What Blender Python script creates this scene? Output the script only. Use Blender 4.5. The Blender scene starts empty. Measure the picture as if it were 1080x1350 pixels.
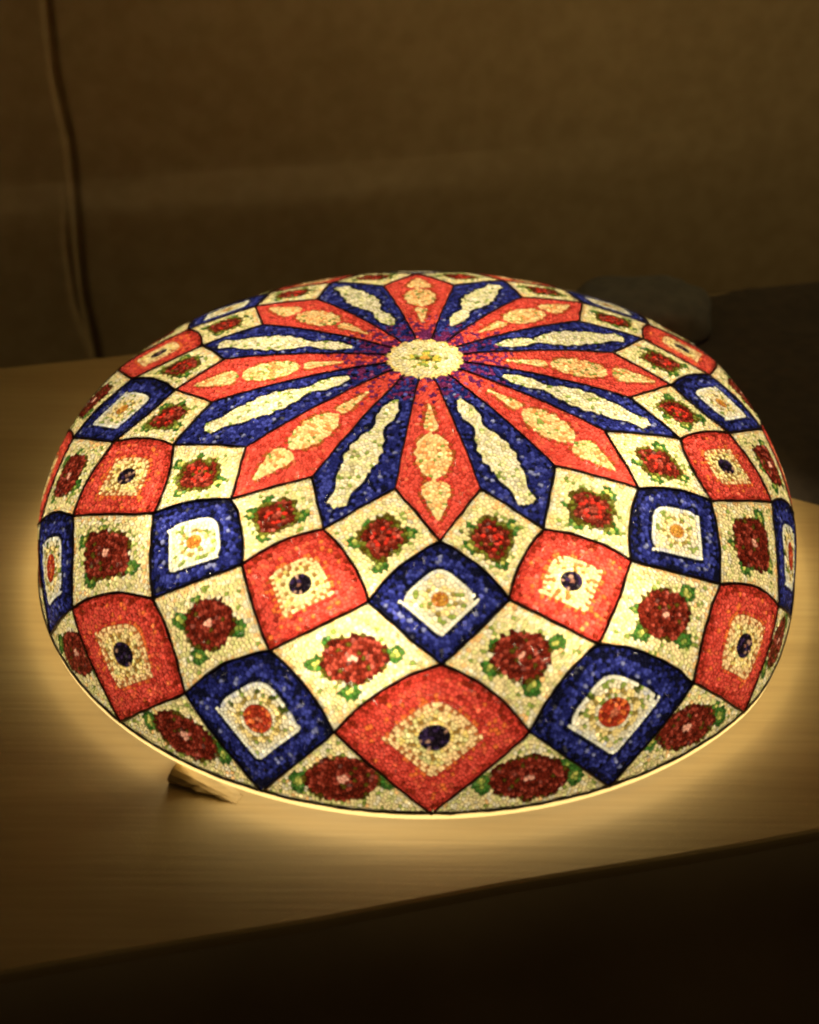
import bpy, bmesh, math, random
import numpy as np
from mathutils import Vector, Matrix, noise
from mathutils.geometry import delaunay_2d_cdt

random.seed(7)
RS = 0.2                      # lamp radius in metres; everything below is laid out in lamp radii
scene = bpy.context.scene
C = scene.collection

# ------------------------------------------------------------------ camera
cam_d = bpy.data.cameras.new('camera')
cam = bpy.data.objects.new('camera', cam_d); C.objects.link(cam)
cam_d.sensor_fit = 'VERTICAL'; cam_d.sensor_height = 36; cam_d.sensor_width = 36
cam_d.lens = 1928.69 / 1350 * 36
cam_d.dof.use_dof = True; cam_d.dof.focus_distance = 0.70; cam_d.dof.aperture_fstop = 7.0
cam_d.clip_start = 0.01; cam_d.clip_end = 100
Rv = Vector((0.99991, 0.01313, 0.00155)); Uv = Vector((-0.00894, 0.58558, 0.81057)); Fv = Vector((-0.00973, 0.81051, -0.58564))
M = Matrix((( Rv.x, Uv.x, -Fv.x, 0), (Rv.y, Uv.y, -Fv.y, -3.12543*RS), (Rv.z, Uv.z, -Fv.z, 2.31926*RS), (0, 0, 0, 1)))
cam.matrix_world = M
scene.camera = cam

# ------------------------------------------------------------------ world, lights, exposure
w = bpy.data.worlds.new("World"); scene.world = w; w.use_nodes = True
w.node_tree.nodes['Background'].inputs['Color'].default_value = (1.0, 0.72, 0.42, 1)
w.node_tree.nodes['Background'].inputs['Strength'].default_value = 0.022
scene.view_settings.view_transform = 'Standard'
scene.view_settings.look = 'None'
scene.view_settings.exposure = 0
scene.view_settings.gamma = 1
scene.render.engine = 'CYCLES'
scene.cycles.filter_width = 2.2
scene.cycles.max_bounces = 8
scene.cycles.transmission_bounces = 6
scene.cycles.diffuse_bounces = 5

def area(name, loc, target, size, power, col):
    d = bpy.data.lights.new(name, 'AREA'); d.size = size; d.spread = math.radians(125); d.energy = power; d.color = col
    o = bpy.data.objects.new(name, d); C.objects.link(o); o.location = loc
    o.rotation_euler = (Vector(target) - Vector(loc)).to_track_quat('-Z', 'Y').to_euler()
    return o
# added warm fill without a visible source, lifts the hanging cloth from upper right
area('wall_fill', (0.42, 0.26, 0.80), (0.20, 0.60, 0.20), 0.30, 1.05, (1.0, 0.775, 0.40))

# ------------------------------------------------------------------ helpers
def tag(o, label=None, cat=None, kind=None, group=None):
    if label: o['label'] = label
    if cat: o['category'] = cat
    if kind: o['kind'] = kind
    if group: o['group'] = group
    return o
def mesh_obj(name, verts, faces, mat, parent=None, smooth=False, cols=None):
    me = bpy.data.meshes.new(name)
    me.from_pydata([(v[0]*RS, v[1]*RS, v[2]*RS) for v in verts], [], faces)
    if cols is not None:
        at = me.color_attributes.new('Col', 'FLOAT_COLOR', 'CORNER')
        arr = np.empty((len(me.loops), 4), dtype=np.float32); arr[:, 3] = 1
        i = 0
        for f, c in zip(faces, cols):
            arr[i:i+len(f), :3] = c; i += len(f)
        at.data.foreach_set('color', arr.ravel())
    me.materials.append(mat)
    if smooth: me.polygons.foreach_set('use_smooth', [True]*len(me.polygons))
    o = bpy.data.objects.new(name, me); C.objects.link(o)
    if parent: o.parent = parent
    return o
def nt(name):
    m = bpy.data.materials.new(name); m.use_nodes = True
    t = m.node_tree; b = t.nodes['Principled BSDF']
    return m, t, b
def N(t, typ, **k):
    n = t.nodes.new(typ)
    for a, v in k.items(): setattr(n, a, v)
    return n

# ------------------------------------------------------------------ materials
def glass_mat():
    m, t, b = nt('mosaic_glass')
    out = t.nodes['Material Output']
    a = N(t, 'ShaderNodeVertexColor', layer_name='Col')
    tr = N(t, 'ShaderNodeBsdfTranslucent')
    mix = N(t, 'ShaderNodeMixShader'); mix.inputs[0].default_value = 0.25
    t.links.new(a.outputs[0], tr.inputs['Color'])
    t.links.new(a.outputs[0], b.inputs['Base Color'])
    b.inputs['Roughness'].default_value = 0.22
    b.inputs['Specular IOR Level'].default_value = 0.5
    rf = N(t, 'ShaderNodeBsdfRefraction'); rf.inputs['Roughness'].default_value = .68; rf.inputs['IOR'].default_value = 1.25
    t.links.new(a.outputs[0], rf.inputs['Color'])
    m2 = N(t, 'ShaderNodeMixShader'); m2.inputs[0].default_value = .24
    t.links.new(tr.outputs[0], m2.inputs[1]); t.links.new(rf.outputs[0], m2.inputs[2])
    t.links.new(m2.outputs[0], mix.inputs[1]); t.links.new(b.outputs[0], mix.inputs[2])
    t.links.new(mix.outputs[0], out.inputs['Surface'])
    return m
GLASS = glass_mat()
def band_mat():
    m, t, b = nt('cream_rim_glass')
    out = t.nodes['Material Output']
    tr = N(t, 'ShaderNodeBsdfTranslucent'); tr.inputs[0].default_value = (.55, .42, .20, 1)
    b.inputs['Base Color'].default_value = (.75, .62, .36, 1); b.inputs['Roughness'].default_value = .3
    nz = N(t, 'ShaderNodeTexNoise'); nz.inputs['Scale'].default_value = 160
    bp = N(t, 'ShaderNodeBump'); bp.inputs['Strength'].default_value = .3; bp.inputs['Distance'].default_value = .001
    t.links.new(nz.outputs[0], bp.inputs['Height']); t.links.new(bp.outputs[0], b.inputs['Normal'])
    mix = N(t, 'ShaderNodeMixShader'); mix.inputs[0].default_value = .35
    t.links.new(tr.outputs[0], mix.inputs[1]); t.links.new(b.outputs[0], mix.inputs[2]); t.links.new(mix.outputs[0], out.inputs['Surface'])
    return m
BAND = band_mat()
def simple(name, col, rough=.5, nscale=0, nstr=.3, var=None, bumpd=.001):
    m, t, b = nt(name)
    b.inputs['Base Color'].default_value = (*col, 1); b.inputs['Roughness'].default_value = rough
    if nscale:
        tc = N(t, 'ShaderNodeTexCoord')
        nz = N(t, 'ShaderNodeTexNoise'); nz.inputs['Scale'].default_value = nscale; nz.inputs['Detail'].default_value = 6
        t.links.new(tc.outputs['Object'], nz.inputs['Vector'])
        bp = N(t, 'ShaderNodeBump'); bp.inputs['Strength'].default_value = nstr; bp.inputs['Distance'].default_value = bumpd
        t.links.new(nz.outputs[0], bp.inputs['Height']); t.links.new(bp.outputs[0], b.inputs['Normal'])
        if var:
            r = N(t, 'ShaderNodeValToRGB'); r.color_ramp.elements[0].color = (*var, 1); r.color_ramp.elements[1].color = (*col, 1)
            r.color_ramp.elements[0].position = .35; r.color_ramp.elements[1].position = .65
            n2 = N(t, 'ShaderNodeTexNoise'); n2.inputs['Scale'].default_value = nscale*.12; n2.inputs['Detail'].default_value = 5
            t.links.new(tc.outputs['Object'], n2.inputs['Vector'])
            t.links.new(n2.outputs[0], r.inputs[0]); t.links.new(r.outputs[0], b.inputs['Base Color'])
    return m
LEAD = simple('dark_leading', (.05, .022, .012), .45, 300, .4)
PLATE = simple('white_base_plate', (.8, .78, .72), .5)
FOOT = simple('rubber', (.03, .03, .03), .7)
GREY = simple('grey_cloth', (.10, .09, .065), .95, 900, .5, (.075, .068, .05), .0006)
DARK = simple('shadow_cloth_brown', (.042, .028, .013), .95, 900, .5, (.028, .019, .009), .0006)
WALL = simple('brown_wall_cloth', (.42, .30, .135), .95, 500, .12, (.36, .25, .105), .0004)
FLOOR = simple('dark_floor', (.30, .23, .13), .6, 40, .3, (.22, .165, .09))
def wood_mat(name, scale=1.0, rot=0.0, knot=None):
    m, t, b = nt(name)
    tc = N(t, 'ShaderNodeTexCoord')
    mp = N(t, 'ShaderNodeMapping'); mp.inputs['Rotation'].default_value = (0, 0, -rot); mp.inputs['Scale'].default_value = (1.1*scale, 7*scale, 7*scale)
    t.links.new(tc.outputs['Object'], mp.inputs['Vector'])
    nz = N(t, 'ShaderNodeTexNoise'); nz.inputs['Scale'].default_value = 2.2; nz.inputs['Detail'].default_value = 9; nz.inputs['Distortion'].default_value = 1.1
    t.links.new(mp.outputs[0], nz.inputs['Vector'])
    r = N(t, 'ShaderNodeValToRGB'); e = r.color_ramp.elements
    e[0].position = .30; e[0].color = (.42, .285, .10, 1); e[1].position = .62; e[1].color = (.55, .39, .15, 1)
    x = e.new(.46); x.color = (.49, .34, .122, 1)
    t.links.new(nz.outputs[0], r.inputs[0])
    mp2 = N(t, 'ShaderNodeMapping'); mp2.inputs['Rotation'].default_value = (0, 0, -rot); mp2.inputs['Scale'].default_value = (9*scale, 220*scale, 220*scale)
    t.links.new(tc.outputs['Object'], mp2.inputs['Vector'])
    n2 = N(t, 'ShaderNodeTexNoise'); n2.inputs['Scale'].default_value = 1.6; n2.inputs['Detail'].default_value = 5
    t.links.new(mp2.outputs[0], n2.inputs['Vector'])
    mx = N(t, 'ShaderNodeMix', data_type='RGBA', blend_type='MULTIPLY'); mx.inputs['Factor'].default_value = .22
    r2 = N(t, 'ShaderNodeValToRGB'); r2.color_ramp.elements[0].position = .3; r2.color_ramp.elements[0].color = (.55, .5, .45, 1); r2.color_ramp.elements[1].position = .6
    t.links.new(n2.outputs[0], r2.inputs[0])
    t.links.new(r.outputs[0], mx.inputs['A']); t.links.new(r2.outputs[0], mx.inputs['B'])
    t.links.new(mx.outputs['Result'], b.inputs['Base Color'])
    bp = N(t, 'ShaderNodeBump'); bp.inputs['Strength'].default_value = .2; bp.inputs['Distance'].default_value = .0005
    t.links.new(n2.outputs[0], bp.inputs['Height']); t.links.new(bp.outputs[0], b.inputs['Normal'])
    rr = N(t, 'ShaderNodeMapRange'); rr.inputs['To Min'].default_value = .62; rr.inputs['To Max'].default_value = .80; b.inputs['Specular IOR Level'].default_value = .3
    t.links.new(nz.outputs[0], rr.inputs['Value']); t.links.new(rr.outputs[0], b.inputs['Roughness'])
    return m
GR = math.atan2(.22681, .97394)
WOOD = wood_mat('table_wood', 1.0, GR*.35)
WOOD2 = wood_mat('wedge_wood', 1.6, -.35)

# ------------------------------------------------------------------ setting
U2 = Vector((0.97394, 0.22681, 0)); V2 = Vector((-0.22681, 0.97394, 0))     # along and across the table
TZ = -0.045
A0 = Vector((-0.0216, -1.2010, 0))                                          # a point of the front edge
DEP = (Vector((-1.36285, 0.93615, 0)) - A0).dot(V2)
def table():
    bm = bmesh.new()
    L0, L1, th = -5.5, 5.5, .026
    nx = 60
    prof = [(-.0, -th), (-.003, -.020), (-.0, -.010), (.004, -.003), (.012, 0), (DEP-.03, 0), (DEP, -.02), (DEP, -th)]
    rows = []
    for i in range(nx+1):
        x = L0 + (L1-L0)*i/nx
        wob = .006*noise.noise(Vector((x*2.3, 0, 0)))
        rows.append([bm.verts.new((A0 + U2*x + V2*(y + (wob if k < 5 else 0)) + Vector((0, 0, TZ+z)))*RS) for k, (y, z) in enumerate(prof)])
    for a, b_ in zip(rows, rows[1:]):
        for k in range(len(prof)):
            k2 = (k+1) % len(prof)
            bm.faces.new((a[k], b_[k], b_[k2], a[k2]))
    bm.faces.new(rows[0]); bm.faces.new(rows[-1][::-1])
    bmesh.ops.recalc_face_normals(bm, faces=bm.faces)
    me = bpy.data.meshes.new('tabletop'); bm.to_mesh(me); bm.free(); me.materials.append(WOOD)
    t = bpy.data.objects.new('table', None); C.objects.link(t)
    t.location = (0, 0, 0)
    tag(t, 'pale wooden table with worn front edge, carrying the glowing mosaic lamp', 'table')
    o = bpy.data.objects.new('tabletop', me); C.objects.link(o); o.parent = t
    # legs well outside the picture
    for sx in (-4.9, 4.9):
        for sy in (.3, DEP-.3):
            c = A0 + U2*sx + V2*sy
            vs = [(c.x+dx*(.12 if z > -1 else .08), c.y+dy*(.12 if z > -1 else .08), z) for z in (TZ-.026, -3.4) for dx, dy in ((-1,-1),(1,-1),(1,1),(-1,1))]
            fs = [(0,1,2,3),(7,6,5,4)]+[(i,4+i,4+(i+1)%4,(i+1)%4) for i in range(4)]
            mesh_obj('leg', vs, fs, WOOD, t)
table()

def grid(name, fn, nu, nv, mat, parent=None):
    vs = [fn(i/nu, j/nv) for j in range(nv+1) for i in range(nu+1)]
    fs = [(j*(nu+1)+i, j*(nu+1)+i+1, (j+1)*(nu+1)+i+1, (j+1)*(nu+1)+i) for j in range(nv) for i in range(nu)]
    return mesh_obj(name, vs, fs, mat, parent, smooth=True)
def px_ray(x, y):
    d = Fv + Rv*(x-540)/1928.69 - Uv*(y-675)/1928.69
    return d
CP = Vector((0, -3.12543, 2.31926))
WD = DEP + 1.35
W0 = A0 + V2*WD
def on_wall(x, y):
    d = px_ray(x, y); k = (W0-CP).dot(V2)/d.dot(V2); p = CP + d*k
    return (p-W0).dot(U2), p.z
crease = [on_wall(*q) for q in ((62, 0), (72, 100), (93, 190), (103, 300), (106, 340), (112, 400), (128, 465), (140, 560))]
crease2 = [on_wall(*q) for q in ((86, 240), (88, 330), (100, 410), (126, 470), (150, 560))]
def cx(cr, z):
    pts = sorted(cr, key=lambda p: p[1])
    if z <= pts[0][1]: return pts[0][0]
    for (x0, z0), (x1, z1) in zip(pts, pts[1:]):
        if z <= z1: return x0 + (x1-x0)*(z-z0)/(z1-z0)
    return pts[-1][0]
def wall_fn(u, v):
    x = -4.5 + 9*u; z = -3.4 + 6.4*v
    d = .07*noise.noise(Vector((x*.6, z*.9, 3))) + .022*noise.noise(Vector((x*1.9, z*1.5, 8)))
    a = x - cx(crease, z)
    fade = min(1, max(0, (z+1.6)/.5))
    d -= .026*math.exp(-(a/.015)**2)*fade
    d += .001*math.exp(-((a-.05)/.05)**2)*fade + .001*math.exp(-((a+.05)/.05)**2)*fade
    b = x - cx(crease2, z)
    f2 = max(0, min(1, (crease2[0][1]-z)/.25))*fade
    d -= .012*math.exp(-(b/.014)**2)*f2
    p = W0 + U2*x - V2*d
    return (p.x, p.y, z)
def make_wall():
    # denser columns near the crease
    us = sorted(set([i/90 for i in range(91)] + [(4.5 + crease[3][0] - .2 + .4*i/110)/9 for i in range(111)]))
    nv = 130
    vs = [wall_fn(u, j/nv) for j in range(nv+1) for u in us]; n = len(us)
    fs = [(j*n+i, j*n+i+1, (j+1)*n+i+1, (j+1)*n+i) for j in range(nv) for i in range(n-1)]
    o = mesh_obj('hanging_cloth', vs, fs, WALL, None, smooth=True)
    tag(o, 'brown cloth hanging behind the table with one long crease at left', 'cloth')
make_wall()
fl = mesh_obj('floor', [(-14, -12, -3.4), (14, -12, -3.4), (14, 12, -3.4), (-14, 12, -3.4)], [(0, 1, 2, 3)], FLOOR)
tag(fl, kind='structure')

# ------------------------------------------------------------------ soft things behind the lamp, on the table, made out of vague shadows
def blob(name, c, ax, rot, mat, seed, sq=2.4, wr=.08):
    vs = []; nu, nv = 48, 24
    for j in range(nv+1):
        ph = -math.pi/2 + math.pi*j/nv
        for i in range(nu):
            th = 2*math.pi*i/nu
            sg = lambda q, e: math.copysign(abs(q)**e, q)
            e = 2/sq
            d = Vector((sg(math.cos(ph), e)*sg(math.cos(th), e), sg(math.cos(ph), e)*sg(math.sin(th), e), sg(math.sin(ph), e)))
            k = 1 + wr*noise.noise(d*1.6 + Vector((seed, 0, 0))) + wr*.35*noise.noise(d*5 + Vector((seed, 3, 0)))
            p = Vector((d.x*ax[0]*k, d.y*ax[1]*k, max(d.z*ax[2]*k, -ax[2]*.86)))
            p.rotate(Matrix.Rotation(rot, 3, 'Z'))
            vs.append((c[0]+p.x, c[1]+p.y, c[2]+p.z))
    fs = [(j*nu+i, j*nu+(i+1) % nu, (j+1)*nu+(i+1) % nu, (j+1)*nu+i) for j in range(nv) for i in range(nu)]
    return mesh_obj(name, vs, fs, mat, None, smooth=True)
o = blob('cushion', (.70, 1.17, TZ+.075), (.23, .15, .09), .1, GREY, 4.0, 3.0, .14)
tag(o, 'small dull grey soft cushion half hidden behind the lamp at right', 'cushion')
def dark_cloth():  # dark sheet laid over the table to stand for the shadow there
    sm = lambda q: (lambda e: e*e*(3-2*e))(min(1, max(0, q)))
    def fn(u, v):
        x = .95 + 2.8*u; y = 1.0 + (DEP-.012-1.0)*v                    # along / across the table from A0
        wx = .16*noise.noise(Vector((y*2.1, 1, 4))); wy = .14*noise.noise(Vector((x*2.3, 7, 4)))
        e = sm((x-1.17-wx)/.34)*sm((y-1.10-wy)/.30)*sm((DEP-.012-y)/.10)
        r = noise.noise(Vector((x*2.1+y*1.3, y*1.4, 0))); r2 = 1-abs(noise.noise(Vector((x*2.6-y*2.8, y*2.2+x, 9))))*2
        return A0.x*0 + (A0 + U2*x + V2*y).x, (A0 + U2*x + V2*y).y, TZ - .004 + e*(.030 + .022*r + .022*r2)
    o = grid('shadow_cloth', fn, 150, 90, DARK)
    tag(o, 'dark brown rumpled cloth put in for the vague shadow on the table at right behind the lamp', 'cloth')
dark_cloth()

# ------------------------------------------------------------------ the lamp: profile, lattice
T = [0.0, 0.50207, 0.63912, 0.77989, 0.92432, 1.07217, 1.25672]
PR = [0.0, 0.49886, 0.63118, 0.76022, 0.88428, 0.96737, 1.0]
PH = [0.52653, 0.46984, 0.43415, 0.37789, 0.30394, 0.18165, 0.0]
TH0 = 0.038833
S = T[-1]
def cubic(ts, ys, m0=None):
    n = len(ts); m = []
    for i in range(n):
        if i == 0: m.append(m0 if m0 is not None else (ys[1]-ys[0])/(ts[1]-ts[0]))
        elif i == n-1: m.append((ys[i]-ys[i-1])/(ts[i]-ts[i-1]))
        else:
            a = (ys[i]-ys[i-1])/(ts[i]-ts[i-1]); b = (ys[i+1]-ys[i])/(ts[i+1]-ts[i])
            m.append((a*(ts[i+1]-ts[i]) + b*(ts[i]-ts[i-1]))/(ts[i+1]-ts[i-1]))
    def f(x):
        i = 0
        while i < n-2 and x > ts[i+1]: i += 1
        h = ts[i+1]-ts[i]; q = (x-ts[i])/h
        if q > 1: return ys[i+1] + m[i+1]*(x-ts[i+1])
        return ys[i]*(1+2*q)*(1-q)**2 + m[i]*h*q*(1-q)**2 + ys[i+1]*q*q*(3-2*q) + m[i+1]*h*q*q*(q-1)
    return f
fR, fH = cubic(T, PR, 1.0), cubic(T, PH, -0.02)
_tab = np.linspace(0, S*1.03, 600)
_R = np.array([fR(x) for x in _tab]); _H = np.array([fH(x) for x in _tab])
_dR = np.gradient(_R, _tab); _dH = np.gradient(_H, _tab)
def oval(x):
    # the shade is not quite round: slightly flattened on its right side
    q = min(1, max(0, (x-.72)/.28)); return x - .040*q*q*(3-2*q)
def P3(x, y, lift=0.0):
    s = math.hypot(x, y)
    k = min(598.999, s/(S*1.03)*599); i = int(k); q = k-i
    r = _R[i]*(1-q)+_R[i+1]*q; h = _H[i]*(1-q)+_H[i+1]*q
    c, n_ = (x/s, y/s) if s > 1e-9 else (1, 0)
    if lift:
        dr = _dR[i]; dh = _dH[i]; L = math.hypot(dr, dh)
        r += lift*(-dh/L); h += lift*(dr/L)
    return (oval(r*c), r*n_, h)
# small unevenness of the handmade lattice, (ring, spoke): (along, around)
ADJ = {(1, 0): (-0.0029, 0.0167), (0, -0.5): (-0.0096, 0.0268), (0, 0.5): (-0.0017, 0.0193), (2, -0.5): (0.0067, 0.0084), (2, 0.5): (0.0074, 0.0019), (1, -1): (-0.0048, 0.0024), (1, 1): (0.0022, -0.0109), (0, -1.5): (0.0065, 0.0341), (1, -2): (0.0081, 0.0135), (2, -1.5): (-0.0085, 0.0069), (0, -2.5): (0.018, 0.026), (2, -2.5): (0.0, 0.0155), (1, -3): (0.0115, -0.0243), (3, -2): (0.003, 0.0249), (3, -1): (0.0053, -0.0124), (4, -1.5): (0.0054, 0.0042), (4, -0.5): (-0.0039, -0.0301), (5, -1): (0.0, 0.0065), (5, -2): (0.0, 0.0004), (3, 0): (-0.009, 0.0073), (5, 0): (0.0, -0.0183), (4, 0.5): (-0.0033, -0.0032), (3, 1): (-0.0017, -0.0021), (4, 1.5): (0.0081, 0.0154), (5, 1): (0.0, -0.0171), (5, 2): (0.0, -0.0043), (2, 1.5): (0.0004, 0.0048), (1, 2): (0.0079, 0.0345), (0, 1.5): (-0.0094, 0.0189), (0, 2.5): (-0.0132, 0.0229), (1, 3): (0.009, 0.0177), (2, 2.5): (0.0017, 0.0194), (3, 2): (0.001, 0.0036), (4, 2.5): (0.0166, 0.003), (4, -2.5): (0.0056, -0.0264), (3, -3): (0.0151, -0.0256), (5, -3): (0.0, 0.0238), (2, -3.5): (0.0093, -0.03), (1, -4): (-0.0146, -0.0054), (1, -5): (-0.02, 0.0207), (0, -4.5): (0.013, -0.0092), (0, -3.5): (0.0276, -0.0116), (2, -4.5): (0.0129, -0.03), (1, 4): (-0.02, -0.0065), (0, 3.5): (0.0046, -0.0191), (2, 3.5): (-0.0124, 0.0114), (3, 3): (0.0035, 0.0297), (0, 4.5): (-0.0071, 0.0187)}
def wrap(a):
    while a > 8: a -= 16
    while a <= -8: a += 16
    return a
def V(k, a):
    a = wrap(a)
    ds, da = ADJ.get((k, a), (0, 0))
    s = T[k+1] + ds; t = TH0 + math.radians(22.5*a) + da - math.pi/2
    return Vector((s*math.cos(t), s*math.sin(t)))
RM = .094
def VM(a):
    t = TH0*1.0 + math.radians(22.5*a) - math.pi/2
    return Vector((RM*math.cos(t), RM*math.sin(t)))
ECACHE = {}
def edge(ka, a, kb, b):
    """curved lattice edge from ring vertex to ring vertex as a polyline"""
    if ka > kb: return edge(kb, b, ka, a)[::-1]
    key = (ka, wrap(a), kb, wrap(b))
    if key in ECACHE: return ECACHE[key]
    p = V(ka, a); q = V(kb, b); m = (p+q)/2
    bul = {1: .065, 3: .06, 2: .02, 4: .02, 0: .0}.get(ka, 0)
    n = m.normalized()
    # bulge: the upper sides of the framed tiles bow up towards the apex
    perp = Vector((-(q-p).y, (q-p).x)).normalized()
    if perp.dot(n) > 0: perp = -perp
    if ka in (2, 4): perp = -perp
    c = m + perp*bul*(q-p).length*2
    L = [p*(1-t)**2 + c*2*t*(1-t) + q*t*t for t in [i/14 for i in range(15)]]
    ECACHE[key] = L
    return L
def petal_side(a):                 # from medallion out to ring 0
    key = ('p', wrap(a))
    if key in ECACHE: return ECACHE[key]
    p = VM(a); q = V(0, a)
    L = [p.lerp(q, i/24) for i in range(25)]
    ECACHE[key] = L
    return L
med = [(lambda t, r: Vector((r*math.cos(t), r*math.sin(t))))(2*math.pi*i/160 + TH0 - math.pi/2, RM*(1 + .05*math.cos(16*2*math.pi*i/160 + math.pi))) for i in range(161)]
def rim(a0, a1):
    t0 = math.atan2(*V(5, a0).yx); t1 = math.atan2(*V(5, a1).yx)
    while t1 < t0: t1 += 2*math.pi
    return [Vector((S*math.cos(t0+(t1-t0)*i/18), S*math.sin(t0+(t1-t0)*i/18))) for i in range(19)]

# tiles: dict(kind, poly, corners top,right,bottom,left)
tiles = []
for k in range(-7, 9):
    red = (k % 2 == 0)
    arc = [VM(k-.5), VM(k), VM(k+.5)]
    poly = petal_side(k-.5)[::-1][:-1] + arc + petal_side(k+.5)[1:] + edge(0, k+.5, 1, k)[1:] + edge(1, k, 0, k-.5)[1:-1]
    tiles.append(dict(kind='red_petal' if red else 'blue_petal', row=0, a=k, poly=poly))
    h = k+.5
    tiles.append(dict(kind='cream_tile', row=1, a=h, cor=[V(0, h), V(1, h+.5), V(2, h), V(1, h-.5)],
                      poly=edge(0, h, 1, h+.5)[:-1]+edge(1, h+.5, 2, h)[:-1]+edge(2, h, 1, h-.5)[:-1]+edge(1, h-.5, 0, h)[:-1]))
    tiles.append(dict(kind='blue_tile' if red else 'red_tile', row=2, a=k, cor=[V(1, k), V(2, k+.5), V(3, k), V(2, k-.5)],
                      poly=edge(1, k, 2, k+.5)[:-1]+edge(2, k+.5, 3, k)[:-1]+edge(3, k, 2, k-.5)[:-1]+edge(2, k-.5, 1, k)[:-1]))
    tiles.append(dict(kind='cream_tile', row=3, a=h, cor=[V(2, h), V(3, h+.5), V(4, h), V(3, h-.5)],
                      poly=edge(2, h, 3, h+.5)[:-1]+edge(3, h+.5, 4, h)[:-1]+edge(4, h, 3, h-.5)[:-1]+edge(3, h-.5, 2, h)[:-1]))
    tiles.append(dict(kind='red_tile' if red else 'blue_tile', row=4, a=k, cor=[V(3, k), V(4, k+.5), V(5, k), V(4, k-.5)],
                      poly=edge(3, k, 4, k+.5)[:-1]+edge(4, k+.5, 5, k)[:-1]+edge(5, k, 4, k-.5)[:-1]+edge(4, k-.5, 3, k)[:-1]))
    r_ = [v*1.02 for v in rim(h-.5, h+.5)]
    tiles.append(dict(kind='cream_tile', row=5, a=h, cor=[V(4, h), V(5, h+.5), V(5, h-.5)],
                      poly=edge(4, h, 5, h-.5)[:-1] + [V(5, h-.5)] + r_ + edge(5, h+.5, 4, h)[:-1]))
tiles.append(dict(kind='medallion', row=-1, a=0, poly=med[:-1]))

# ------------------------------------------------------------------ beads: jittered points, Voronoi cells
D = .0080
grid_h = {}
pts = []
def gk(x, y): return (int(math.floor(x/D)), int(math.floor(y/D)))
def free(x, y, dmin):
    a, b = gk(x, y)
    for i in (a-1, a, a+1):
        for j in (b-1, b, b+1):
            for (px, py) in grid_h.get((i, j), ()):
                if (px-x)**2+(py-y)**2 < dmin*dmin: return False
    return True
def put(x, y):
    pts.append((x, y)); grid_h.setdefault(gk(x, y), []).append((x, y))
def along(L, off, step):
    """pairs of points on both sides of a line, so that bead joints follow it"""
    tot = sum((b-a).length for a, b in zip(L, L[1:]))
    n = max(2, round(tot/step)); acc = 0; want = tot*.5/n; i = 0
    for a, b in zip(L, L[1:]):
        l = (b-a).length
        while want <= acc+l+1e-9 and i < n:
            q = (want-acc)/l if l else 0; p = a.lerp(b, q); d = (b-a).normalized(); nn = Vector((-d.y, d.x))
            p1 = p+nn*off; p2 = p-nn*off
            if free(p1.x, p1.y, D*.62) and free(p2.x, p2.y, D*.62):
                put(p1.x, p1.y); put(p2.x, p2.y)
            i += 1; want = tot*(i+.5)/n
        acc += l
lines = list(ECACHE.items())
rimline = [Vector((S*math.cos(t), S*math.sin(t))) for t in [2*math.pi*i/400 for i in range(401)]]
along(rimline, D*.5, D*.95)
along(med, D*.45, D*.9)
for k, L in lines: along(L, D*.5, D*.95)
def red_w(f):
    q = 1+.07*math.sin(f*190)
    if .195 < f < .300: return 0, q*(.003+.017*((f-.195)/.105)**1.2*min(1, (.300-f)/.012)**.5)
    if .308 < f < .455: return 1, q*.041*math.sqrt(max(0, 1-((f-.3815)/.0735)**2))
    if .462 < f < .580: return 2, q*.034*math.sqrt(min(1, (f-.462)/.020))*(1-max(0, (f-.490)/.090))**.75
    return None, 0
def blue_w(f):
    q = 1+.08*math.sin(f*170)
    if .195 < f < .300: return q*(.003+.018*math.sin(math.pi*min(1, (f-.195)/.118))**.8)
    if .300 <= f < .455: return q*(.006+.033*math.sin(math.pi*(f-.300)/.155*.72)**.9)
    if .455 <= f < .570: return .0310-.013*(f-.455)/.115+.004*math.sin((f-.455)*70) if f < .56 else .018*math.sqrt((.570-f)/.01)
    return 0
def outline(cor, pm):
    t, r, b, l = cor; L = []
    for i in range(65):
        ph = 2*math.pi*i/64; u, v = math.cos(ph), math.sin(ph); e = 4.0 if (u+v) > 0 else 14.0
        k = pm/(abs(u)**e+abs(v)**e)**(1/e); u *= k; v *= k
        L.append((t*(1+u)*(1+v) + r*(1+u)*(1-v) + b*(1-u)*(1-v) + l*(1-u)*(1+v))/4)
    return L
FLR = {('red_tile', 2): .17, ('red_tile', 4): .17, ('blue_tile', 2): .13, ('blue_tile', 4): .20}
def circ_uv(cor, ra):
    t, r, b, l = cor; L = []
    for i in range(41):
        a, bb = ra*math.cos(2*math.pi*i/40), ra*math.sin(2*math.pi*i/40); u, v = bb+a, bb-a
        L.append((t*(1+u)*(1+v) + r*(1+u)*(1-v) + b*(1-u)*(1-v) + l*(1-u)*(1+v))/4)
    return L
for t in tiles:
    if t['kind'] in ('red_tile', 'blue_tile'): along(circ_uv(t['cor'], FLR[(t['kind'], t['row'])]*.97), D*.5, D*.95)
    if t['kind'] in ('red_tile', 'blue_tile'): along(outline(t['cor'], .60 if t['kind'] == 'blue_tile' else .54), D*.5, D*.95)
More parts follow.
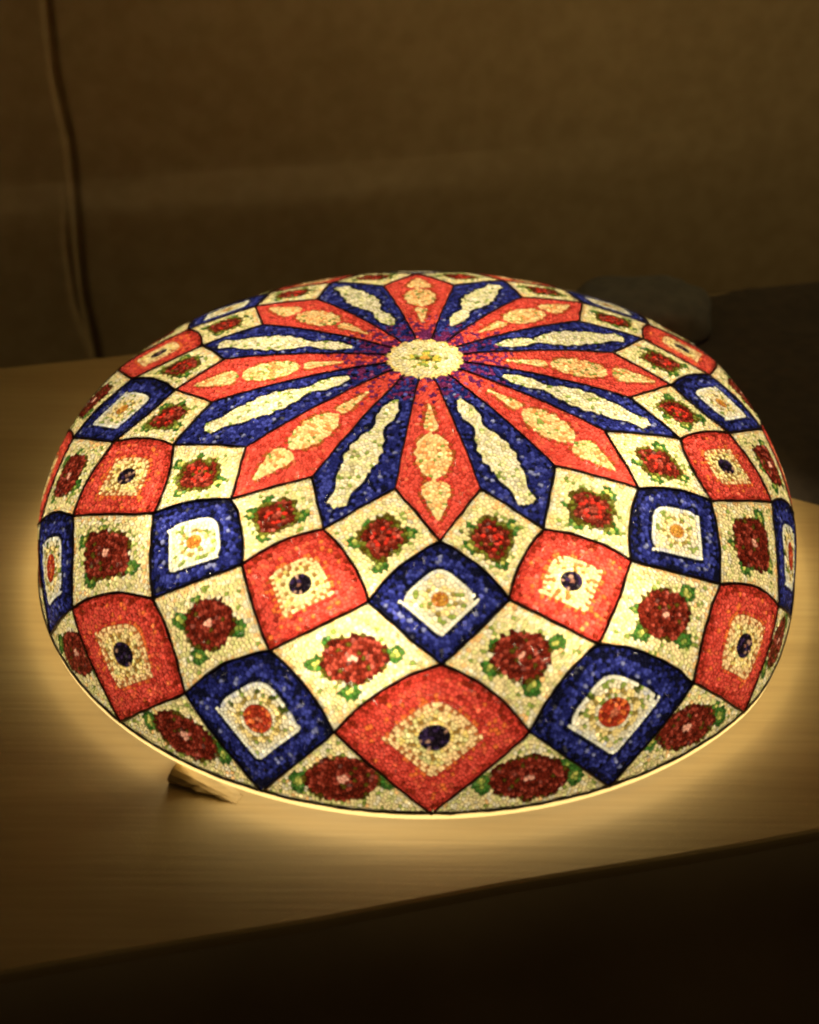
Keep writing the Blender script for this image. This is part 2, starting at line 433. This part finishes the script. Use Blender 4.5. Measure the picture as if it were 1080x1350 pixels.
for t in tiles:
    if t['kind'] == 'red_petal' or t['kind'] == 'blue_petal':
        dr = (V(1, t['a'])-VM(t['a'])).normalized(); pp = Vector((dr.y, -dr.x)); o_ = VM(t['a'])
        for sg in (-1, 1):
            L = []
            for i in range(110):
                f = .195 + .39*i/109
                wd = red_w(f)[1] if t['kind'] == 'red_petal' else blue_w(f)
                if wd > .002: L.append(o_ + dr*(f-RM) + pp*wd*sg)
                else:
                    if len(L) > 3: along(L, D*.45, D*.95)
                    L = []
            if len(L) > 3: along(L, D*.45, D*.95)
rng = random.Random(3)
R2 = S + D*2.5
for rnd, dm in ((0, .93), (1, .86), (2, .80)):
    n = (200000, 200000, 160000)[rnd]
    for _ in range(n):
        x = rng.uniform(-R2, R2); y = rng.uniform(-R2, R2)
        if x*x+y*y < R2*R2 and free(x, y, D*dm): put(x, y)
PA = np.array(pts)
print('beads', len(pts))
vo, ed, fa, *_ = delaunay_2d_cdt([Vector(p) for p in pts], [], [], 0, 1e-7)
vo = np.array([(v.x, v.y) for v in vo]); tri = np.array(fa)
A_, B_, C_ = vo[tri[:, 0]], vo[tri[:, 1]], vo[tri[:, 2]]
bx, by = (B_-A_).T; cx_, cy_ = (C_-A_).T
dd = 2*(bx*cy_-by*cx_); dd[np.abs(dd) < 1e-14] = 1e-14
ux = (cy_*(bx*bx+by*by)-by*(cx_*cx_+cy_*cy_))/dd; uy = (bx*(cx_*cx_+cy_*cy_)-cx_*(bx*bx+by*by))/dd
CC = np.stack([A_[:, 0]+ux, A_[:, 1]+uy], 1)
inc = [[] for _ in range(len(vo))]
for i, t in enumerate(fa):
    for v in t: inc[v].append(i)

# ------------------------------------------------------------------ which tile, which motif, which colour
def inside(poly, P):
    x, y = P[:, 0], P[:, 1]; c = np.zeros(len(P), bool); n = len(poly)
    for i in range(n):
        x0, y0 = poly[i]; x1, y1 = poly[i-1]
        if y0 == y1: continue
        c ^= ((y0 > y) != (y1 > y)) & (x < (x1-x0)*(y-y0)/(y1-y0)+x0)
    return c
own = np.full(len(vo), -1)
radp = np.hypot(vo[:, 0], vo[:, 1])
ok = radp < S
for ti in [len(tiles)-1] + list(range(len(tiles)-1)):
    poly = np.array([(p.x, p.y) for p in tiles[ti]['poly']])
    lo = poly.min(0)-1e-6; hi = poly.max(0)+1e-6
    sel = np.where(ok & (own < 0) & (vo[:, 0] > lo[0]) & (vo[:, 0] < hi[0]) & (vo[:, 1] > lo[1]) & (vo[:, 1] < hi[1]))[0]
    if len(sel): own[sel[inside(poly, vo[sel])]] = ti
left = np.where(ok & (own < 0))[0]
asg = np.where(own >= 0)[0]
for i in left:
    j = asg[np.argmin(((vo[asg]-vo[i])**2).sum(1))]; own[i] = own[j]
print('unassigned', len(left))

def invbil(c, p):
    """diamond coordinates: corners top (1,1) right (1,-1) bottom (-1,-1) left (-1,1)"""
    t, r, b, l = c; u = v = 0.0
    for _ in range(6):
        q = (t*(1+u)*(1+v) + r*(1+u)*(1-v) + b*(1-u)*(1-v) + l*(1-u)*(1+v))/4 - p
        du = (t*(1+v)+r*(1-v)-b*(1-v)-l*(1+v))/4; dv = (t*(1+u)-r*(1+u)-b*(1-u)+l*(1-u))/4
        det = du.x*dv.y-du.y*dv.x
        u -= (q.x*dv.y-q.y*dv.x)/det; v -= (du.x*q.y-du.y*q.x)/det
    return u, v
CREAM = (.80, .69, .40); CREAMG = (.66, .64, .31); PEACH = (.86, .55, .26); WHITE = (.76, .71, .55)
RED = (.66, .098, .075); RED2 = (.50, .060, .044); ORANGE = (.75, .20, .06)
BLUE = (.022, .027, .155); BLUE2 = (.055, .068, .32); BLUE3 = (.010, .011, .035); SPARK = (.20, .22, .42)
ROSE = (.165, .024, .014); ROSE2 = (.085, .014, .008); ROSE3 = (.33, .065, .045); OLIVE = (.10, .075, .012)
GREEN = (.085, .19, .042); GREEN2 = (.26, .33, .08); PINK = (.80, .42, .34)
BLACK = (.018, .012, .022); YEL = (.85, .68, .25); PURP = (.16, .03, .12)
def pick(r, *opts):
    x = r.random(); a = 0
    for c, wgt in opts:
        a += wgt
        if x < a: return c
    return opts[-1][0]
tstyle = {}
def classify(ti, p, r):
    t = tiles[ti]; kind = t['kind']
    st = tstyle.get(ti)
    if st is None:
        q = random.Random(ti*13+5)
        st = tstyle[ti] = dict(j=q.uniform(-1, 1), k=q.uniform(-1, 1), m=q.uniform(0, 1), sq=q.uniform(2.0, 4.5), leaf=[q.uniform(-.25, .25) for _ in range(4)])
    s = p.length; ang = math.atan2(p.y, p.x)
    if kind in ('red_petal', 'blue_petal'):
        ac = math.atan2(*(V(1, t['a'])*.6 + VM(t['a'])*2).yx)
        axis = (V(1, t['a'])-VM(t['a'])).normalized()
        rel = p - VM(t['a']); b = rel.dot(axis); a = rel.x*axis.y-rel.y*axis.x
        f = s
        if kind == 'red_petal':
            idx, wd = red_w(f)
            if idx is not None and abs(a) < wd:
                return ('drop', idx), pick(r, (PEACH, .45), ((.86, .68, .36), .33), (GREEN2, .07), ((.75, .33, .12), .15))
            if idx is not None and abs(a) < wd+.007: return None, pick(r, (RED2, .5), ((.36, .10, .03), .5))
            if s < .26 and r.random() < (.4 if abs(t['a']) < 3 else .75)*(.26-s)/.16: return None, PURP
            return None, pick(r, (RED, .72), (RED2, .22), ((.7, .15, .09), .06))
        wd = blue_w(f)
        if abs(a) < wd: return ('leaf_panel', 0), pick(r, (WHITE, .52), ((.72, .70, .40), .28), (GREEN2, .08), ((.55, .50, .30), .12))
        if wd and abs(a) < wd+.008: return None, pick(r, (BLUE3, .8), (BLUE, .2))
        if s < .24 and r.random() < .6*(.24-s)/.14: return None, PURP
        return None, pick(r, (BLUE, .60), (BLUE2, .26), (BLUE3, .11), (SPARK, .03))
    if kind == 'medallion':
        if s < .013: return ('flower', 0), (.62, .36, .08)
        if s < .021: return ('flower', 0), pick(r, (OLIVE, .6), (GREEN2, .4))
        if s < .040 and math.cos(4*ang+.5) > -.2: return ('flower', 0), pick(r, ((.62, .52, .10), .6), (GREEN2, .4))
        if .046 < s < .056 and math.cos(6*ang) > .75: return None, (.30, .34, .06)
        if s > .084: return None, pick(r, ((.80, .62, .30), .7), (YEL, .3))
        return None, pick(r, ((.74, .66, .38), .8), (WHITE, .2))
    if t['row'] == 5:
        top, rr_, ll = t['cor']; base = (rr_+ll)/2; base = base.normalized()*S
        c = top.lerp(base, .60); ax = (rr_-ll).normalized(); hx = (rr_-ll).length/2; ay = (top-base).normalized(); hy = (top-base).length/2
        d = p-c; a = d.dot(ax)/hx + .04*st['j']; b = d.dot(ay)/hy
        rho = math.hypot(a/.43, b/.62)
        leaf = [(-.50, -.05, .10, .30), (.50, .02, .11, .30), (.40, .34, .07, .15)]
        u = v = None
    else:
        u, v = invbil(t['cor'], p)
    if kind == 'cream_tile':
        if t['row'] != 5:
            a = (u-v)/2; b = (u+v)/2                     # a: right, b: up
            a += .03*st['j']; b += .03*st['k']
            uu, vv = u+.04*st['j'], v+.04*st['k']
            small = t['row'] == 1
            e = 3.4 if small else 2.0 + 2.0*(st['m'] > .6 or abs(t['a']) > 2)
            R0 = .54 if small else .55
            rho = ((abs(uu)**e+abs(vv)**e)**(1/e))/R0
            leaf = [(-.44, -.12, .13, .12), (.44, .12, .12, .14), (.06, -.46, .13, .11), (-.35, .25, .07, .08)]
        if rho < 1:
            ph = math.atan2(b, a) + st['j']*3
            if rho < .15: return ('rose', 0), (PINK if t['row'] > 1 else ROSE3)
            small = t['row'] == 1
            if small and rho > .80: return ('rose', 0), pick(r, (OLIVE, .6), ((.16, .17, .03), .4))
            if rho > .93: return ('rose', 0), pick(r, (ROSE2, .5), (OLIVE, .5))
            li = int(rho*3.1); nl = (3, 5, 6, 8)[min(3, li)]
            wv = rho*3.1 + .42*abs(math.sin(nl*.5*ph + li*1.3)) + .12*st['k']
            fr = wv-math.floor(wv)
            if fr < .24: return ('rose', 0), pick(r, (ROSE2, .8), (OLIVE, .2))
            if fr > .72: return ('rose', 0), pick(r, (ROSE3, .6), (ROSE, .4))
            return ('rose', 0), (pick(r, ((.55, .045, .03), .7), (ROSE, .3)) if small and rho < .5 else pick(r, (ROSE, .85), (ROSE3, .15)))
        for q, (la, lb, wa, wb) in enumerate(leaf):
            z = math.hypot((a-la-.05*st['leaf'][q])/wa, (b-lb)/wb)
            if z < 1:
                if z < .42: return ('leaf', q), pick(r, (GREEN2, .6), ((.55, .55, .16), .4))
                if z > .8: return ('leaf', q), (.05, .13, .03)
                return ('leaf', q), pick(r, (GREEN, .75), ((.07, .20, .04), .25))
        if u is not None and max(abs(u), abs(v)) > .84: return None, pick(r, (CREAM, .4), (PEACH, .30), (WHITE, .3))
        if t['row'] != 5 and u is not None and .60 < max(abs(u), abs(v)) < .70: return None, pick(r, (CREAM, .5), (CREAMG, .4), (GREEN2, .1))
        return None, pick(r, (CREAM, .46), (CREAMG, .25), (WHITE, .20), (GREEN2, .05), (PEACH, .04))
    # framed tiles: red or blue border round a pale panel with a flower
    e = 4.0 if (u+v) > 0 else 14.0
    m = (abs(u)**e+abs(v)**e)**(1/e)
    a = (u-v)/2; b = (u+v)/2
    rho = math.hypot(a, b); th = math.atan2(b, a)
    blue = kind == 'blue_tile'; pm = .60 if blue else .54
    if m < pm:
        fr_ = FLR[(kind, t['row'])]
        if rho < fr_:
            if blue:
                if t['row'] == 2: return ('flower', 0), pick(r, ((.45, .17, .04), .5), ((.60, .32, .07), .5))
                return ('flower', 0), pick(r, ((.42, .06, .03), .6), ((.28, .04, .02), .25), (ORANGE, .15)) if rho > .05 else (.6, .2, .12)
            return ('flower', 0), pick(r, (BLACK, .62), ((.05, .03, .09), .3), ((.4, .25, .2), .08)) if rho > .03 else (.25, .12, .1)
        phu = math.atan2(u, v)
        if blue:
            if fr_+.03 < rho < fr_+.11: return ('inner_panel', 0), ((.88, .72, .34) if math.cos(9*th) > -.3 else (.34, .26, .08))
            if fr_+.13 < rho < fr_+.22 and b > .02 and t['row'] == 4 and math.cos(11*th) > .45: return ('inner_panel', 0), pick(r, ((.08, .10, .02), .7), (GREEN2, .3))
            if m > pm-.09: return ('inner_panel', 0), pick(r, ((.82, .82, .72), .8), ((.6, .62, .7), .2))
            return ('inner_panel', 0), pick(r, (WHITE, .6), (CREAM, .25), (GREEN2, .15))
        if fr_+.02 < rho < fr_+.10: return ('inner_panel', 0), ((.90, .78, .42) if math.cos(10*th) > -.4 else (.36, .22, .06))
        if m > pm-.13: return ('inner_panel', 0), ((.92, .68, .38) if math.cos(24*phu) > -.5 else (.48, .19, .07))
        return ('inner_panel', 0), pick(r, ((.88, .66, .34), .45), (YEL, .36), (CREAMG, .13), ((.45, .25, .07), .06))
    if blue:
        if m < pm+.06 or m > .90: return None, pick(r, (BLUE3, .65), (BLUE, .35))
        return None, pick(r, (BLUE, .48), (BLUE2, .37), (BLUE3, .10), (SPARK, .05))
    if m < pm+.05: return None, pick(r, (ORANGE, .4), (RED2, .6))
    if m > .92: return None, pick(r, (RED2, .7), ((.25, .03, .015), .3))
    return None, pick(r, (RED, .56), (RED2, .24), ((.72, .14, .08), .13), (ORANGE, .07))

buckets = {}
rc = random.Random(11)
for i in range(len(vo)):
    if own[i] < 0: continue
    ring = inc[i]
    if len(ring) < 3: continue
    px, py = vo[i]
    order = sorted(ring, key=lambda k: math.atan2(CC[k, 1]-py, CC[k, 0]-px))
    poly = []
    for k in order:
        x, y = CC[k]; dx, dy = x-px, y-py; L = math.hypot(dx, dy)
        if L > D*1.6: x, y = px+dx/L*D*1.6, py+dy/L*D*1.6
        if poly and (poly[-1][0]-x)**2+(poly[-1][1]-y)**2 < (D*.05)**2: continue
        poly.append((x, y))
    if len(poly) > 3 and (poly[-1][0]-poly[0][0])**2+(poly[-1][1]-poly[0][1])**2 < (D*.05)**2: poly.pop()
    if len(poly) < 3: continue
    feat, col = classify(int(own[i]), Vector((px, py)), rc)
    f = math.exp(rc.gauss(0, .10)); x = rc.random()
    col = tuple(min(.93, .385*c**1.15*f) for c in col)
    if x < .03: col = tuple(min(.9, c*1.5+.012) for c in col)
    elif x < .06: col = tuple(c*.65 for c in col)
    vs, fs, cs = buckets.setdefault((int(own[i]), feat), ([], [], []))
    o0 = len(vs); n = len(poly)
    for (x, y) in poly: vs.append(P3(x, y))
    tx, ty = rc.gauss(0, .07), rc.gauss(0, .07); hh = .0024*rc.uniform(.7, 1.3)
    for (x, y) in poly:
        x2, y2 = px+(x-px)*.76, py+(y-py)*.76
        vs.append(P3(x2, y2, max(.0009, hh + tx*(x2-px) + ty*(y2-py))))
    g = tuple(c*.62 for c in col)
    for k in range(n):
        k2 = (k+1) % n
        fs.append((o0+k, o0+k2, o0+n+k2, o0+n+k)); cs.append(g)
    fs.append(tuple(o0+n+k for k in range(n))); cs.append(col)
lamp = bpy.data.objects.new('mosaic_lamp', None); C.objects.link(lamp)
tag(lamp, 'round domed glass mosaic lamp in red, blue and cream, lit on the table', 'lamp')
lamp.location = (0, 0, TZ*RS)
def under(o, parent):
    o.parent = parent; o.matrix_parent_inverse = Matrix.Translation((0, 0, -TZ*RS)) if parent is lamp else Matrix()
    return o
tobj = {}
for (ti, feat), (vs, fs, cs) in sorted(buckets.items(), key=lambda q: (q[0][0], q[0][1] is not None, str(q[0][1]))):
    if feat is None:
        o = mesh_obj(tiles[ti]['kind'], vs, fs, GLASS, None, cols=cs); tobj[ti] = under(o, lamp)
for (ti, feat), (vs, fs, cs) in sorted(buckets.items(), key=lambda q: (q[0][0], str(q[0][1]))):
    if feat is not None:
        o = mesh_obj(feat[0], vs, fs, GLASS, None, cols=cs); under(o, tobj[ti])

# dark leading between the tiles: a low rounded strip proud of the glass
def strip(L, wd, ht, vs, fs, closed=False):
    n = len(L); o0 = len(vs)
    for i, p in enumerate(L):
        a = L[max(0, i-1)] if not closed else L[(i-1) % n]; b = L[min(n-1, i+1)] if not closed else L[(i+1) % n]
        d = (b-a).normalized(); nn = Vector((-d.y, d.x))
        ww = wd*(1+.45*noise.noise(Vector((p.x*30, p.y*30, 5)))); p = p + nn*.0022*noise.noise(Vector((p.x*26, p.y*26, 15)))
        for q, h in ((-1, -.001), (-.62, ht), (.62, ht), (1, -.001)):
            v = p+nn*ww*q; vs.append(P3(v.x, v.y, h))
    m = n if closed else n-1
    for i in range(m):
        for k in range(3):
            a = o0+i*4+k; b = o0+((i+1) % n)*4+k
            fs.append((a, a+1, b+1, b))
for key, L in lines:
    vs, fs = [], []
    pts2 = []
    for a, b in zip(L, L[1:]): pts2 += [a, a.lerp(b, .5)]
    pts2.append(L[-1])
    thin = key[0] == 'p'
    strip(pts2, .0022 if thin else .0038, .0055, vs, fs)
    under(mesh_obj('leading', vs, fs, LEAD, None, smooth=True), lamp)
vs, fs = [], []
strip([p*.998 for p in rimline[:-1]], .0048, .0052, vs, fs, True)
under(mesh_obj('rim_line', vs, fs, LEAD, None, smooth=True), lamp)
# cream rim band, turned under
def lathe(name, prof, mat, n=200, close=False):
    vs = [(oval(r*math.cos(2*math.pi*i/n)), r*math.sin(2*math.pi*i/n), z) for r, z in prof for i in range(n)]
    m = len(prof); fs = [(j*n+i, j*n+(i+1) % n, ((j+1) % m)*n+(i+1) % n, ((j+1) % m)*n+i) for j in range(m if close else m-1) for i in range(n)]
    return mesh_obj(name, vs, fs, mat, None, smooth=True)
under(lathe('rim_band', [(1.0, .001), (1.003, -.007), (1.002, -.014), (.996, -.019)], BAND), lamp)
under(lathe('base_plate', [(.001, -.032), (.865, -.032), (.87, -.029), (.865, -.026), (.001, -.026)], PLATE), lamp)
for i in range(4):
    a = math.radians(45+90*i); cx0, cy0 = .7*math.cos(a), .7*math.sin(a)
    vs = [(cx0+.05*f*math.cos(t*math.pi/6), cy0+.05*f*math.sin(t*math.pi/6), z) for z, f in ((-.032, 1), (TZ, .85)) for t in range(12)]
    fs = [tuple(range(12)), tuple(range(23, 11, -1))] + [(k, 12+k, 12+(k+1) % 12, (k+1) % 12) for k in range(12)]
    under(mesh_obj('foot', vs, fs, FOOT, None), lamp)
# bulbs inside the dome
for i in range(6):
    d = bpy.data.lights.new('bulb', 'POINT'); d.energy = .98; d.color = (1.0, .86, .60); d.shadow_soft_size = .03
    b = bpy.data.objects.new('bulb', d); C.objects.link(b); a = math.radians(60*i+15)
    b.parent = lamp; b.location = (.56*RS*math.cos(a), .56*RS*math.sin(a), (.09-TZ)*RS)

# ------------------------------------------------------------------ wooden wedge at the front left of the rim
def wedge():
    g = {}
    a = Vector((-.548, -.862)); b = Vector((-.398, -.932)); ax = (b-a).normalized(); pr = Vector((-ax.y, ax.x))
    if pr.y < 0: pr = -pr
    vs = []; n = 9
    for i in range(n+1):
        q = i/n; c = a.lerp(b, q)
        h = (.029*(1-q)**1.0 - .001)*(1+.35*noise.noise(Vector((q*6, 4, 2)))); wd = .075*(1-.7*q)
        jig = .009*noise.noise(Vector((q*8, 1, 1)))
        sec = [(-.016*(1-.7*q)-jig, 0), (-.020*(1-.7*q)-jig, h*.45), (-.010*(1-.7*q)+jig*.6, h*.78), (.004, h*.97), (wd*.6, h), (wd, h*.8), (wd, 0)]
        for y, z in sec:
            p = c + pr*y; vs.append((p.x, p.y, TZ + z + .0005))
    m = 7
    fs = [(i*m+k, i*m+(k+1) % m, (i+1)*m+(k+1) % m, (i+1)*m+k) for i in range(n) for k in range(m)]
    fs += [tuple(range(m)), tuple(n*m+k for k in range(m-1, -1, -1))]
    o = mesh_obj('wooden_wedge', vs, fs, WOOD2)
    tag(o, 'small rough tan wooden wedge tucked under the lamp rim at front left', 'wedge')
    bv = o.modifiers.new('bevel', 'BEVEL'); bv.width = .0006; bv.segments = 2
wedge()
print('objects', len(bpy.data.objects))
